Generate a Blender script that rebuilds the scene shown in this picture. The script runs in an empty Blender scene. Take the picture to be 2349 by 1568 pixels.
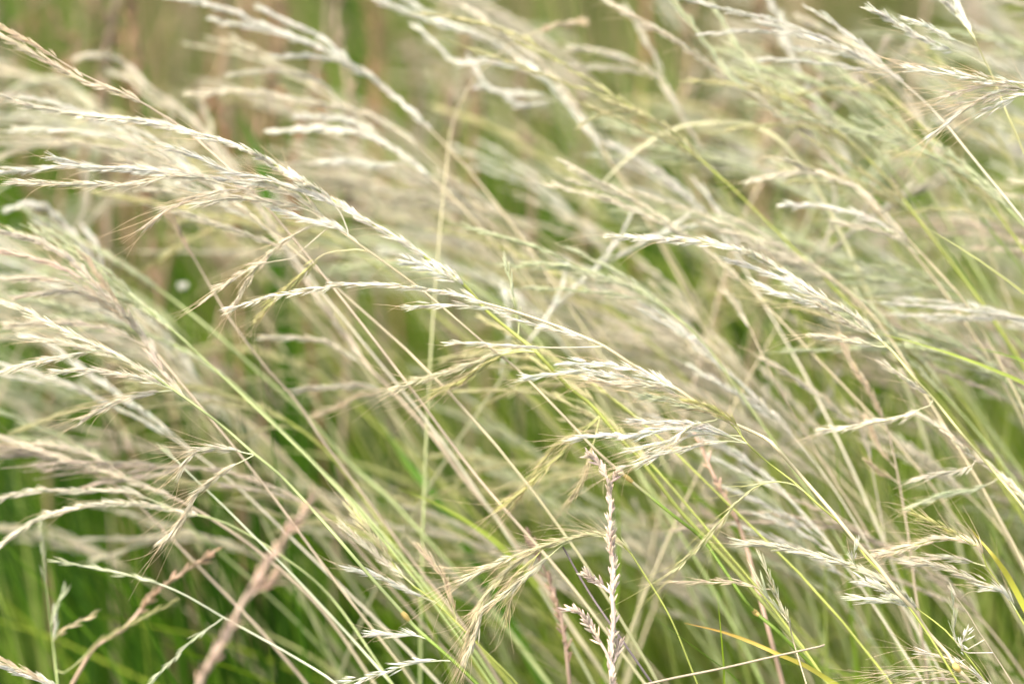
import bpy, math, random
import numpy as np
from mathutils import Vector

rng = np.random.default_rng(11)
rnd = random.Random(5)
sc = bpy.context.scene
COL = sc.collection

# ------------------------------------------------------------------ camera
CAM = np.array([0.0, 0.0, 1.28]); PITCH = math.radians(24.0)
LENS = 90.0; FOCUS = 1.30; FSTOP = 2.9
cd = bpy.data.cameras.new('camera'); cam = bpy.data.objects.new('camera', cd); COL.objects.link(cam)
cam.location = CAM; cam.rotation_euler = (math.radians(90) - PITCH, 0, 0)
cd.lens = LENS; cd.sensor_width = 36.0; cd.clip_start = 0.02; cd.clip_end = 500
cd.dof.use_dof = True; cd.dof.focus_distance = FOCUS; cd.dof.aperture_fstop = FSTOP; cd.dof.aperture_blades = 0
sc.camera = cam
# ------------------------------------------------------------------ sky, sun, exposure
SUN_EL, SUN_AZ = math.radians(66), math.radians(-120)      # azimuth clockwise from +Y
w = bpy.data.worlds.new('World'); sc.world = w; w.use_nodes = True
nt = w.node_tree; nt.nodes.clear()
sky = nt.nodes.new('ShaderNodeTexSky'); sky.sky_type = 'NISHITA'; sky.sun_disc = False
sky.sun_elevation = SUN_EL; sky.sun_rotation = SUN_AZ
sky.air_density = 0.7; sky.dust_density = 6.0; sky.ozone_density = 0.0
bg = nt.nodes.new('ShaderNodeBackground'); bg.inputs[1].default_value = 0.15
out = nt.nodes.new('ShaderNodeOutputWorld')
nt.links.new(sky.outputs[0], bg.inputs[0]); nt.links.new(bg.outputs[0], out.inputs[0])
sd = bpy.data.lights.new('sun', 'SUN'); so = bpy.data.objects.new('sun', sd); COL.objects.link(so)
sd.energy = 1.15; sd.angle = math.radians(95); sd.color = (1.0, 0.98, 0.94)
dirv = Vector((math.sin(SUN_AZ) * math.cos(SUN_EL), math.cos(SUN_AZ) * math.cos(SUN_EL), math.sin(SUN_EL)))
so.rotation_euler = dirv.to_track_quat('Z', 'Y').to_euler(); so.location = (0, 0, 6)
sc.view_settings.view_transform = 'Standard'; sc.view_settings.look = 'None'
sc.view_settings.gamma = 1.0; sc.view_settings.exposure = 1.92
sc.view_settings.use_curve_mapping = False
sc.cycles.use_denoising = True; sc.cycles.denoising_prefilter = 'ACCURATE'
sc.cycles.max_bounces = 8; sc.cycles.diffuse_bounces = 4; sc.cycles.glossy_bounces = 2
sc.cycles.transmission_bounces = 5; sc.cycles.transparent_max_bounces = 4

# ------------------------------------------------------------------ materials
def plant_mat(name, transl, rough, vary=0.22, nscale=60.0, spec=0.3):
    m = bpy.data.materials.new(name); m.use_nodes = True
    t = m.node_tree; t.nodes.clear(); N = t.nodes.new; L = t.links.new
    at = N('ShaderNodeAttribute'); at.attribute_name = 'tint'
    tc = N('ShaderNodeTexCoord'); nz = N('ShaderNodeTexNoise'); nz.inputs['Scale'].default_value = nscale
    nz.inputs['Detail'].default_value = 3
    L(tc.outputs['Object'], nz.inputs['Vector'])
    oi = N('ShaderNodeObjectInfo')
    mr = N('ShaderNodeMapRange'); mr.inputs[1].default_value = 0.3; mr.inputs[2].default_value = 0.7
    mr.inputs[3].default_value = 1 - vary; mr.inputs[4].default_value = 1 + vary
    L(nz.outputs[0], mr.inputs[0])
    mr2 = N('ShaderNodeMapRange'); mr2.inputs[3].default_value = 0.88; mr2.inputs[4].default_value = 1.1
    L(oi.outputs['Random'], mr2.inputs[0])
    mu = N('ShaderNodeMath'); mu.operation = 'MULTIPLY'; L(mr.outputs[0], mu.inputs[0]); L(mr2.outputs[0], mu.inputs[1])
    mx = N('ShaderNodeVectorMath'); mx.operation = 'SCALE'; L(at.outputs['Color'], mx.inputs[0]); L(mu.outputs[0], mx.inputs['Scale'])
    bs = N('ShaderNodeBsdfPrincipled'); L(mx.outputs[0], bs.inputs['Base Color'])
    bs.inputs['Roughness'].default_value = rough; bs.inputs['Specular IOR Level'].default_value = spec
    tr = N('ShaderNodeBsdfTranslucent'); L(mx.outputs[0], tr.inputs[0])
    ms = N('ShaderNodeMixShader'); ms.inputs[0].default_value = transl
    L(bs.outputs[0], ms.inputs[1]); L(tr.outputs[0], ms.inputs[2])
    o = N('ShaderNodeOutputMaterial'); L(ms.outputs[0], o.inputs[0])
    return m
M_STEM = plant_mat('stalk_skin', 0.2, 0.5, 0.2, 45)
M_SPIKE = plant_mat('papery_husk', 0.55, 0.6, 0.08, 90, 0.2)
M_LEAF = plant_mat('leaf_blade', 0.5, 0.42, 0.25, 30)
M_MEADOW = plant_mat('meadow_leaf', 0.5, 0.5, 0.3, 5)

def soil_mat():
    m = bpy.data.materials.new('damp_soil'); m.use_nodes = True
    t = m.node_tree; b = t.nodes['Principled BSDF']; N = t.nodes.new; L = t.links.new
    tc = N('ShaderNodeTexCoord'); nz = N('ShaderNodeTexNoise'); nz.inputs['Scale'].default_value = 9; nz.inputs['Detail'].default_value = 8
    cr = N('ShaderNodeValToRGB'); cr.color_ramp.elements[0].color = (.035, .03, .018, 1); cr.color_ramp.elements[1].color = (.11, .12, .035, 1)
    L(tc.outputs['Object'], nz.inputs['Vector']); L(nz.outputs[0], cr.inputs[0]); L(cr.outputs[0], b.inputs['Base Color'])
    b.inputs['Roughness'].default_value = 0.95
    bp = N('ShaderNodeBump'); bp.inputs['Strength'].default_value = .6; L(nz.outputs[0], bp.inputs['Height']); L(bp.outputs[0], b.inputs['Normal'])
    return m
M_SOIL = soil_mat()

# colours (linear base)
CREAM = np.array((.76, .72, .56)); WHITE = np.array((.80, .79, .68)); TAN = np.array((.72, .62, .43)); PINK = np.array((.69, .59, .47))
YGREEN = np.array((.60, .58, .26)); SAGE = np.array((.64, .67, .45))
C_TAN = np.array((.47, .41, .25)); C_GREEN = np.array((.19, .29, .04)); C_PALE = np.array((.36, .42, .17)); C_LIME = np.array((.36, .40, .09))
BROWN = np.array((.40, .25, .15)); RUST = np.array((.45, .24, .13)); AWN = np.array((.72, .60, .40)); GREY = np.array((.22, .18, .17)); STRAW = np.array((.46, .38, .26))

# ------------------------------------------------------------------ geometry helpers
FWD = np.array([0, math.cos(PITCH), -math.sin(PITCH)]); UPV = np.array([0, math.sin(PITCH), math.cos(PITCH)]); RGT = np.array([1., 0, 0])
IW, IH = 2349.0, 1568.0                     # the picture size in which paths below were read
K = 36.0 / LENS
PXM = FOCUS * K / IW                        # metres per picture unit at the focus distance
def at(x, y, d):
    x = np.asarray(x, float); y = np.asarray(y, float); d = np.asarray(d, float)
    u = (x / IW - .5) * K; v = -(y - IH / 2) / IW * K
    return CAM + d[..., None] * (FWD + u[..., None] * RGT + v[..., None] * UPV)
def topx(P):
    r = np.asarray(P) - CAM; d = r @ FWD
    return (r @ RGT / d / K + .5) * IW, IH / 2 - (r @ UPV / d / K) * IW
def nrm(a):
    a = np.asarray(a, float); return a / np.maximum(np.linalg.norm(a, axis=-1, keepdims=True), 1e-9)
def smooth(P, step):
    """Catmull-Rom through P, resampled about every step"""
    P = np.asarray(P, float)
    if len(P) < 2: return P
    Q = np.vstack([2 * P[0] - P[1], P, 2 * P[-1] - P[-2]]); o = []
    for i in range(1, len(Q) - 2):
        n = max(2, int(np.linalg.norm(Q[i + 1] - Q[i]) / step)); t = np.linspace(0, 1, n, endpoint=False)[:, None]
        o.append(.5 * (2 * Q[i] + (Q[i + 1] - Q[i - 1]) * t + (2 * Q[i - 1] - 5 * Q[i] + 4 * Q[i + 1] - Q[i + 2]) * t ** 2 + (3 * Q[i] - Q[i - 1] - 3 * Q[i + 1] + Q[i + 2]) * t ** 3))
    return np.vstack(o + [P[-1:]])
def arclen(P): return np.concatenate([[0], np.cumsum(np.linalg.norm(np.diff(P, axis=0), axis=1))])
def along(P, s):
    a = arclen(P); return np.stack([np.interp(s, a, P[:, k]) for k in range(3)], -1)

def spindle(sides, rings):
    v = [(0, 0, 0)]; f = []
    for z, r in rings:
        for k in range(sides):
            a = 2 * math.pi * k / sides; v.append((r * math.cos(a) * .5, r * math.sin(a) * .5, z))
    v.append((0, 0, 1)); n = len(rings); last = len(v) - 1
    for k in range(sides):
        k2 = (k + 1) % sides
        f.append((0, 1 + k2, 1 + k, -1))
        for i in range(n - 1): f.append((1 + i * sides + k, 1 + i * sides + k2, 1 + (i + 1) * sides + k2, 1 + (i + 1) * sides + k))
        f.append((1 + (n - 1) * sides + k, 1 + (n - 1) * sides + k2, last, -1))
    return np.array(v, float), np.array(f)
SP_HI = spindle(4, [(.12, .62), (.36, 1.0), (.72, .58)])
SP_LO = spindle(3, [(.16, .8), (.6, .8)])
SP_FAT = spindle(5, [(.1, .7), (.4, 1.0), (.75, .7)])

class MB:
    def __init__(s): s.v = []; s.c = []; s.q = []; s.t = []; s.n = 0
    def add(s, V, F, C):
        V = np.asarray(V, float).reshape(-1, 3); F = np.asarray(F)
        C = np.broadcast_to(np.asarray(C, float), V.shape)
        if F.shape[1] == 3: s.t.append(F + s.n)
        else:
            tri = F[:, 3] < 0
            if tri.any(): s.t.append(F[tri][:, :3] + s.n)
            if (~tri).any(): s.q.append(F[~tri] + s.n)
        s.v.append(V); s.c.append(C); s.n += len(V)
    def tube(s, P, R, C, k=5):
        P = np.asarray(P, float); n = len(P)
        if n < 2: return
        R = np.broadcast_to(np.asarray(R, float), (n,)); C = np.broadcast_to(np.asarray(C, float), (n, 3))
        T = nrm(np.gradient(P, axis=0)); ref = np.array([.13, .85, .51]); A = nrm(np.cross(T, ref)); B = np.cross(T, A)
        a = np.arange(k) * 2 * math.pi / k
        V = P[:, None] + R[:, None, None] * (np.cos(a)[None, :, None] * A[:, None] + np.sin(a)[None, :, None] * B[:, None])
        i = np.arange(n - 1)[:, None] * k; j = np.arange(k)[None]; j2 = (j + 1) % k
        F = np.stack([i + j, i + j2, i + k + j2, i + k + j], -1).reshape(-1, 4)
        s.add(V, F, np.repeat(C, k, axis=0))
    def blade(s, P, W, C, N, fold=.25):
        P = np.asarray(P, float); n = len(P); T = nrm(np.gradient(P, axis=0))
        S = nrm(np.cross(T, N)); U = np.cross(S, T); W = np.broadcast_to(W, (n,))[:, None]
        V = np.stack([P - S * W * .5, P - U * W * fold * .5, P + S * W * .5], 1)
        i = np.arange(n - 1)[:, None] * 3; j = np.arange(2)[None]
        F = np.stack([i + j, i + j + 1, i + 3 + j + 1, i + 3 + j], -1).reshape(-1, 4)
        s.add(V, F, np.repeat(np.broadcast_to(np.asarray(C, float), (n, 3)), 3, axis=0))
    def husks(s, tmpl, P, D, L, W, C):
        """copies of a husk at P pointing along D"""
        V, F = tmpl; n = len(P)
        if n == 0: return
        D = nrm(D); ref = np.where(np.abs(D[:, 2:3]) > .9, np.array([[1., 0, 0]]), np.array([[0, 0, 1.]]))
        A = nrm(np.cross(D, ref)); B = np.cross(D, A)
        X = P[:, None] + A[:, None] * V[None, :, 0:1] * W[:, None, None] + B[:, None] * V[None, :, 1:2] * W[:, None, None] * .7 + D[:, None] * V[None, :, 2:3] * L[:, None, None]
        FF = np.where(F[None] < 0, -10 ** 9, F[None] + (np.arange(n) * len(V))[:, None, None]).reshape(-1, 4)
        FF = np.where(FF < 0, -1, FF)
        s.add(X, FF, np.repeat(np.broadcast_to(C, (n, 3)), len(V), axis=0))
    def build(s, name, mat, parent=None, origin=None):
        V = np.vstack(s.v); C = np.vstack(s.c)
        if origin is not None: V = V - origin
        q = np.vstack(s.q) if s.q else np.zeros((0, 4), int); t = np.vstack(s.t) if s.t else np.zeros((0, 3), int)
        me = bpy.data.meshes.new(name); me.vertices.add(len(V)); me.vertices.foreach_set('co', V.astype(np.float32).ravel())
        lv = np.concatenate([q.ravel(), t.ravel()]).astype(np.int32); nq, ntr = len(q), len(t)
        me.loops.add(len(lv)); me.loops.foreach_set('vertex_index', lv)
        me.polygons.add(nq + ntr)
        me.polygons.foreach_set('loop_start', np.concatenate([np.arange(nq) * 4, nq * 4 + np.arange(ntr) * 3]).astype(np.int32))
        me.polygons.foreach_set('use_smooth', np.ones(nq + ntr, bool))
        me.update(calc_edges=True)
        a = me.attributes.new('tint', 'FLOAT_COLOR', 'POINT')
        a.data.foreach_set('color', np.concatenate([np.clip(C, 0, 1), np.ones((len(C), 1))], 1).astype(np.float32).ravel())
        me.materials.append(mat)
        o = bpy.data.objects.new(name, me); COL.objects.link(o)
        if parent is not None: o.parent = parent
        return o
def root(name, loc, label, cat, group=None):
    o = bpy.data.objects.new(name, None); o.empty_display_size = .02; o.location = loc; COL.objects.link(o)
    return tag(o, label, cat, group)
def tag(o, label, cat, group=None):
    o['label'] = label; o['category'] = cat
    if group: o['group'] = group
    return o

# ------------------------------------------------------------------ grass parts
def to_ground(P, sway=.10):
    """carry a stalk on from its last point down to the soil, bending upright"""
    P = list(P); d = nrm(P[-1] - P[-3 if len(P) > 2 else -2]); p = P[-1].copy(); tgt = nrm(np.array([sway, .12, -1.0]))
    while p[2] > -.01 and len(P) < 400:
        d = nrm(d * .90 + tgt * .10); p = p + d * .035; P.append(p.copy())
    return np.array(P)
def fan(D, lo, hi):
    """directions leaning away from D by lo..hi degrees, any side"""
    n = len(D); R = nrm(rng.normal(size=(n, 3))); side = nrm(np.cross(D, R)); a = np.radians(rng.uniform(lo, hi, n))[:, None]
    return nrm(D * np.cos(a) + side * np.sin(a))
def husk_batch(mb, P, s0, s1, col, pitch, L=.0075, Wd=.0012, hi=True, spread=(3, 11)):
    spread = (spread[0] * .5, spread[1] * .66) if hi else spread
    A = arclen(P); n = max(2, int((s1 - s0) / pitch)); s = np.clip(np.linspace(s0, s1, n) + rng.uniform(-.7, .7, n) * (s1 - s0) / n, s0, s1)
    pos = along(P, s); D = nrm(along(P, np.minimum(s + .004, A[-1])) - along(P, np.maximum(s - .004, 0)))
    d = fan(D, *spread); pos = pos + (d - D) * rng.uniform(0, .0012, (n, 1)) / .2
    l = L * rng.uniform(.75, 1.2, n); wd = Wd * rng.uniform(.8, 1.25, n)
    c = np.asarray(col) * rng.uniform(.92, 1.06, (n, 1)) * rng.uniform(.97, 1.03, (n, 3))
    if hi:
        mb.husks(SP_HI, pos, d, l, wd, c)
        mb.husks(SP_HI, pos, fan(d, 5, 12), l * rng.uniform(.75, 1.0, n), wd * .9, c * rng.uniform(.9, 1.08, (n, 1)))
    else: mb.husks(SP_LO, pos, d, l, wd, c)
    return pos, d, l
def awn_batch(mb, pos, d, l, prob, col, length=(.012, .026), r=.00012):
    for i in np.nonzero(rng.random(len(pos)) < prob)[0]:
        L = rng.uniform(*length); n = 7; t = np.linspace(0, 1, n)[:, None]
        bend = rng.normal(size=3) * .35 + np.array([-.25, 0, -.15])
        D = nrm(d[i] + rng.normal(size=3) * .12)
        P = pos[i] + d[i] * l[i] * .85 + D * L * t + bend * L * t ** 2 * rng.uniform(.3, 1.0)
        mb.tube(P, r * (1 - .65 * t[:, 0]), np.asarray(col) * rng.uniform(.85, 1.15), 3)

def path3(px, dz, slope=0.0, wob=.004, step=.006, d_start=None):
    px = np.asarray(px, float); n = len(px); s = np.linspace(0, 1, n)
    d = FOCUS + dz + slope * s + rng.normal(size=n) * wob * (s > 0)
    if d_start is not None: d = d + (d_start - d[0]) * (1 - s)
    return smooth(at(px[:, 0], px[:, 1], d), step)
def depth_at(P, x, y):
    X, Y = topx(P); i = np.argmin((X - x) ** 2 + (Y - y) ** 2); return float((P[i] - CAM) @ FWD), P[i]

def lerp(a, b, t): return np.asarray(a) * (1 - t) + np.asarray(b) * t

def grass_stem(px, dz, label, branches=(), head=0.0, hcol=CREAM, cols=(C_TAN, C_GREEN), nodes=(), thick=1.0, awn=0.25, slope=0.0, pitch=.0009, leaves=0, fat=1.0, cat='grass', group=None, name='feather_grass_plant'):
    """px runs tip -> base; head = share of the traced length that carries husks"""
    P0 = path3(px, dz, slope); nt0 = len(P0); P = to_ground(P0, rnd.uniform(.02, .14)); A = arclen(P); A0 = arclen(P0)[-1]
    o = P[-1].copy(); o[2] = 0
    r = root(name, o, label, cat, group)
    R = thick * np.interp(A, [0, .08, .22, .5, 1.2], [.00025, .00048, .0007, .0010, .0013])
    nd = [A[np.argmin((topx(P)[0] - x) ** 2 + (topx(P)[1] - y) ** 2)] for x, y in nodes]
    f = np.clip((A - (nd[0] if nd else A0 * .75)) / (.02 if nd else .25), 0, 1)[:, None]
    C = lerp(cols[0], cols[1], 0) * (1 - f) + np.asarray(cols[1]) * f
    m = MB(); m.tube(P, R, C, 6); m.build('culm', M_STEM, r, o)
    for s in nd:
        m = MB(); q = along(P, np.linspace(s - .003, s + .003, 6)); rr = np.interp(s, A, R)
        m.tube(q, rr * np.array([1.02, 1.35, 1.6, 1.6, 1.35, 1.02]), (.42, .32, .10), 8); m.build('node', M_STEM, r, o)
    if head > 0:
        m = MB(); pos, d, l = husk_batch(m, P[::-1], A[-1] - A0 * head, A[-1] - .003, hcol, pitch * .7 / fat, L=.0088, Wd=.0009 * fat, spread=(5, 20))
        b = m.build('spikelets', M_SPIKE, r, o); b['kind'] = 'stuff'
        m = MB(); awn_batch(m, pos, d, l, awn * .5, AWN)
        if m.n: b = m.build('awns', M_SPIKE, r, o); b['kind'] = 'stuff'
    for bi, bdat in enumerate(branches):
        bp = bdat[0]; opt = bdat[1] if len(bdat) > 1 else {}
        ds, pt = depth_at(P, *bp[0])
        Q = path3(bp, ds - FOCUS, rnd.uniform(-.018, .014), .0015, .004, ds); Q[0] = pt
        a = arclen(Q); bl = a[-1]; col = np.asarray(opt.get('c', hcol)); st = opt.get('start', .15)
        m = MB(); m.tube(Q, np.interp(a, [0, bl], [.00042, .00016]), lerp(cols[0], col, .4), 4)
        bo = m.build('branch', M_STEM, r, o)
        m = MB(); pos, d, l = husk_batch(m, Q, bl * st, bl - .002, col, min(opt.get('pitch', pitch), .0026) * .72, L=opt.get('L', .0088), Wd=opt.get('W', .00095) * .78, spread=opt.get('spread', (5, 20)))
        so_ = m.build('spikelets', M_SPIKE, bo, o); so_['kind'] = 'stuff'
        pr = opt.get('awn', awn) * .6
        if pr > 0:
            m = MB(); awn_batch(m, pos, d, l, pr, opt.get('ac', AWN), opt.get('al', (.010, .022)))
            if m.n: ao = m.build('awns', M_SPIKE, bo, o); ao['kind'] = 'stuff'
    for k in range(leaves): stem_leaf(r, o, P, A, A0, cols[1])
    return r
def stem_leaf(r, o, P, A, A0, col):
    s = rnd.uniform(max(.36, A0 * .8), max(.42, A[-1] - .22)); p = along(P, s); up = nrm(along(P, s - .02) - p)
    L = rnd.uniform(.10, .22); n = 12; t = np.linspace(0, 1, n)[:, None]
    d = nrm(up + np.array([rnd.uniform(-.7, .2), rnd.uniform(-.25, .25), rnd.uniform(-.1, .25)]))
    Q = p + d * L * t + np.array([-.35, 0, -.45]) * L * t ** 2 * rnd.uniform(.3, 1)
    m = MB(); m.blade(Q, .0034 * np.interp(t[:, 0], [0, .1, .5, 1], [.6, 1, .8, .03]), np.asarray(col) * rnd.uniform(.7, 1.15), nrm(np.array([.2, -.7, .6]) + rng.normal(size=3) * .4))
    m.build('leaf', M_LEAF, r, o)

def bracts(mb, P, s0, s1, pitch, col, L=.007, Wd=.0026, spread=(8, 38)):
    n = max(2, int((s1 - s0) / pitch)); s = np.sort(rng.uniform(s0, s1, n)); A = arclen(P); s = s[(np.sin(s * 260 + rng.uniform(0, 6)) + np.sin(s * 97)) * .5 + rng.normal(size=n) * .35 > -.45]; n = len(s)
    pos = along(P, s); D = nrm(along(P, np.minimum(s + .004, A[-1])) - along(P, np.maximum(s - .004, 0))); d = fan(D, *spread)
    c = np.asarray(col) * rng.uniform(.62, 1.25, (n, 1)) * rng.uniform(.95, 1.05, (n, 3))
    mb.husks(SP_FAT, pos, d, L * rng.uniform(.6, 1.25, n), Wd * rng.uniform(.6, 1.2, n), c)
def seed_spike(px, dz, label, col, head=.6, thick=1.0, branches=(), stem=None, pitch=.0009, size=1.0, awn=0, slope=0, cat='seed head'):
    P0 = path3(px, dz, slope); P = to_ground(P0, rnd.uniform(-.05, .05)); A = arclen(P); A0 = arclen(P0)[-1]; o = P[-1].copy(); o[2] = 0
    r = root('dry_seed_spike', o, label, cat); stem = col if stem is None else stem
    m = MB(); m.tube(P, thick * np.interp(A, [0, .05, .3, 1], [.0006, .0011, .0015, .0018]), lerp(stem, stem, 0), 6); m.build('stalk', M_STEM, r, o)
    m = MB(); bracts(m, P[::-1], A[-1] - A0 * head, A[-1] - .001, pitch, col, .0075 * size, .0021 * size); b = m.build('bracts', M_SPIKE, r, o); b['kind'] = 'stuff'
    for bp in branches:
        ds, pt = depth_at(P, *bp[0]); Q = path3(bp, ds - FOCUS, rnd.uniform(-.01, .01), .001, .004, ds); Q[0] = pt; a = arclen(Q)
        m = MB(); m.tube(Q, np.interp(a, [0, a[-1]], [.0009, .0005]), stem, 5); bo = m.build('branch', M_STEM, r, o)
        m = MB(); bracts(m, Q, a[-1] * .25, a[-1], pitch, col, .0075 * size, .0022 * size); b = m.build('bracts', M_SPIKE, bo, o); b['kind'] = 'stuff'
    return r
def stalk(px, dz, label, cols, thick=1.0, slope=0, name='dry_stalk', cat='stalk', ground=True):
    P0 = path3(px, dz, slope); P = to_ground(P0, .05); A = arclen(P); o = P[-1].copy(); o[2] = 0
    f = np.clip(A / max(arclen(P0)[-1], .01), 0, 1)[:, None]
    m = MB(); m.tube(P, thick * np.interp(A, [0, .2, 1], [.0007, .0010, .0014]), lerp(cols[0], cols[1], 0) * (1 - f) + np.asarray(cols[1]) * f, 6)
    ob = m.build(name, M_STEM, None, o); ob.location = o
    return tag(ob, label, cat)

# ------------------------------------------------------------------ setting: ground and meadow
g = MB(); n = 41; gx, gy = np.meshgrid(np.linspace(-60, 60, n), np.linspace(-30, 90, n)); gz = .03 * np.sin(gx * .7) * np.cos(gy * .5) * (np.hypot(gx, gy) > 6)
ii = (np.arange(n - 1)[:, None] * n + np.arange(n - 1)[None]).ravel()
g.add(np.stack([gx, gy, gz], -1).reshape(-1, 3), np.stack([ii, ii + 1, ii + n + 1, ii + n], -1), (.1, .1, .04))
go = g.build('ground', M_SOIL); go['kind'] = 'structure'

def blades(N, xr, yr, hr, wr, pal, lean=.25, curl=.35, seg=5, mat=None, name='', patch=None, wind=-.3):
    """many leaf blades standing on the soil as one mesh"""
    y = rng.uniform(*yr, N); x = rng.uniform(-1, 1, N) * (xr[0] + xr[1] * y); h = rng.uniform(*hr, N); wd = rng.uniform(*wr, N)
    h = np.where((x < -.14) & (y < 1.7), h * .75, h); h = np.where(y < 1.3, np.minimum(h, .40), h)
    if patch is not None: keep = patch(x, y); x, y, h, wd = x[keep], y[keep], h[keep], wd[keep]; N = len(x)
    az = rng.uniform(0, 2 * np.pi, N); ln = rng.uniform(0, lean, N)
    dx = np.cos(az) * ln + wind * rng.uniform(0, 1, N); dy = np.sin(az) * ln
    h = h * (1 + .16 * np.sin(x * 13 + y * 3.1) + .12 * np.sin(x * 5.7 - y * 7)); t = np.linspace(0, 1, seg)[None, :]; cu = rng.uniform(0, curl, N)[:, None]
    PX_ = x[:, None] + h[:, None] * dx[:, None] * (t * .5 + cu * 2 * t ** 2); PY_ = y[:, None] + h[:, None] * dy[:, None] * (t * .5 + cu * 2 * t ** 2)
    PZ_ = h[:, None] * (t - cu * .55 * t ** 3)
    P = np.stack([PX_, PY_, PZ_], -1); fa = rng.uniform(0, np.pi, N); S = np.stack([np.cos(fa), np.sin(fa) * .6, 0 * fa], -1)
    W = wd[:, None] * np.interp(t, [0, .15, .6, 1], [.7, 1, .75, .05])
    V = np.stack([P - S[:, None] * W[..., None] * .5, P + S[:, None] * W[..., None] * .5], 2).reshape(-1, 3)
    b = (np.arange(N) * seg * 2)[:, None]; j = np.arange(seg - 1)[None] * 2
    F = np.stack([b + j, b + j + 1, b + j + 3, b + j + 2], -1).reshape(-1, 4)
    pal = np.asarray(pal); clump = .5 + .28 * np.sin(x * 11 + 2 * np.sin(y * 4)) + .28 * np.sin(x * 7.3 - y * 5.1 + 1.3) + rng.normal(size=N) * .16; pick = np.clip((clump * len(pal)).astype(int), 0, len(pal) - 1); c = pal[pick] * rng.uniform(.7, 1.25, (N, 1))
    m = MB(); m.add(V, F, np.repeat(c, seg * 2, axis=0)); o = m.build(name, mat or M_MEADOW)
    o['kind'] = 'stuff'; return o
GR = [(.03, .085, .006), (.06, .145, .010), (.12, .23, .016), (.21, .31, .035), (.34, .40, .10)]
OL = [(.018, .05, .007), (.035, .09, .010), (.09, .16, .02), (.18, .20, .05), (.28, .24, .10), (.38, .31, .17)]
DR = [(.12, .18, .04), (.22, .22, .07), (.30, .22, .11), (.34, .24, .13), (.38, .28, .16)]
o = blades(26000, (.5, .34), (.75, 2.4), (.25, .72), (.003, .007), GR, name='green_meadow_grass')
tag(o, 'dense green grass blades filling the gaps beneath the pale stems', 'grass')
o = blades(18000, (.5, .34), (1.9, 5.2), (.25, .62), (.003, .008), OL, name='far_meadow_grass')
tag(o, 'soft olive and green grass of the meadow far behind the tussock', 'grass')
o = blades(4200, (.5, .34), (2.2, 5.4), (.45, .80), (.0018, .0045), DR, lean=.12, curl=.12, name='dry_meadow_stalks', wind=-.1)
tag(o, 'dry straw brown stalks standing upright in the distant meadow', 'dry grass')

# ------------------------------------------------------------------ green tufts, low and behind
def tuft(x, y, nb, h, label, pal, wd=(.004, .008), group='green grass tufts under the pale stems', spread=.09):
    base = np.array([x, y, 0]); r = root('green_grass_tuft', base, label, 'grass tuft', group)
    for i in range(nb):
        L = h * rnd.uniform(.55, 1.1); az = rnd.uniform(0, 6.28); t = np.linspace(0, 1, 9)[:, None]
        b = np.array([math.cos(az), math.sin(az), 0]); ln = rnd.uniform(.04, .3); cu = rnd.uniform(0, .45)
        P = base + b * rnd.uniform(0, spread) + L * (np.array([0, 0, 1]) * (t - cu * .45 * t ** 3) + b * (ln * t + cu * .8 * t ** 2.2) + np.array([-.12, 0, 0]) * t ** 2)
        c = np.array(rnd.choice(pal)) * rnd.uniform(.75, 1.25)
        C = lerp(c * np.array([1.0, 1.0, 1.0]), c * np.array([1.25, 1.05, .9]), 0) * (1 - t) + c * np.array([1.2, 1.05, .9]) * t
        m = MB(); m.blade(P, rnd.uniform(*wd) * np.interp(t[:, 0], [0, .12, .55, 1], [.7, 1, .8, .03]), C, nrm(np.array([rnd.uniform(-1, 1), -1, .3])), .3)
        m.build('blade', M_LEAF, r, base)
GRT = [(.022, .070, .004), (.035, .10, .005), (.07, .16, .008), (.014, .04, .005)]
for x, y, nb, h in ((-.30, 1.46, 24, .60), (-.22, 1.42, 26, .64), (-.40, 1.45, 22, .66), (-.33, 1.62, 24, .62), (-.16, 1.55, 22, .58), (-.10, 1.45, 18, .56), (-.47, 1.42, 18, .60), (-.26, 1.52, 18, .60)):
    tuft(x, y, nb, h, 'upright bright green grass tuft in the dark gap under the orange-node stem', GRT)
for x, y, nb, h in ((.24, 1.40, 26, .68), (.34, 1.40, 24, .66), (.10, 1.45, 24, .66), (.20, 1.62, 24, .68), (.02, 1.62, 22, .68), (.42, 1.62, 22, .7), (.15, 1.40, 24, .66), (.30, 1.52, 20, .7), (-.06, 1.5, 18, .62), (.27, 1.46, 24, .70), (.08, 1.56, 22, .68), (.36, 1.5, 24, .7), (.19, 1.5, 24, .68)):
    tuft(x, y, nb, h, 'yellow green grass tuft among the stem bases of the tussock', [(.20, .34, .02), (.30, .42, .05), (.10, .24, .01), (.44, .50, .16)], (.003, .006), 'yellow green tufts in the tussock', .12)
for x, y, nb, h in ((-.30, 1.95, 18, .66), (-.05, 2.0, 18, .7), (.2, 2.15, 16, .68), (-.45, 2.3, 16, .7), (.45, 2.2, 16, .7), (.05, 2.5, 16, .7)):
    tuft(x, y, nb, h, 'blurred green grass tuft standing behind the tussock', GRT + [(.2, .24, .05)], (.005, .010), 'green tufts behind the tussock')

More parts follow.
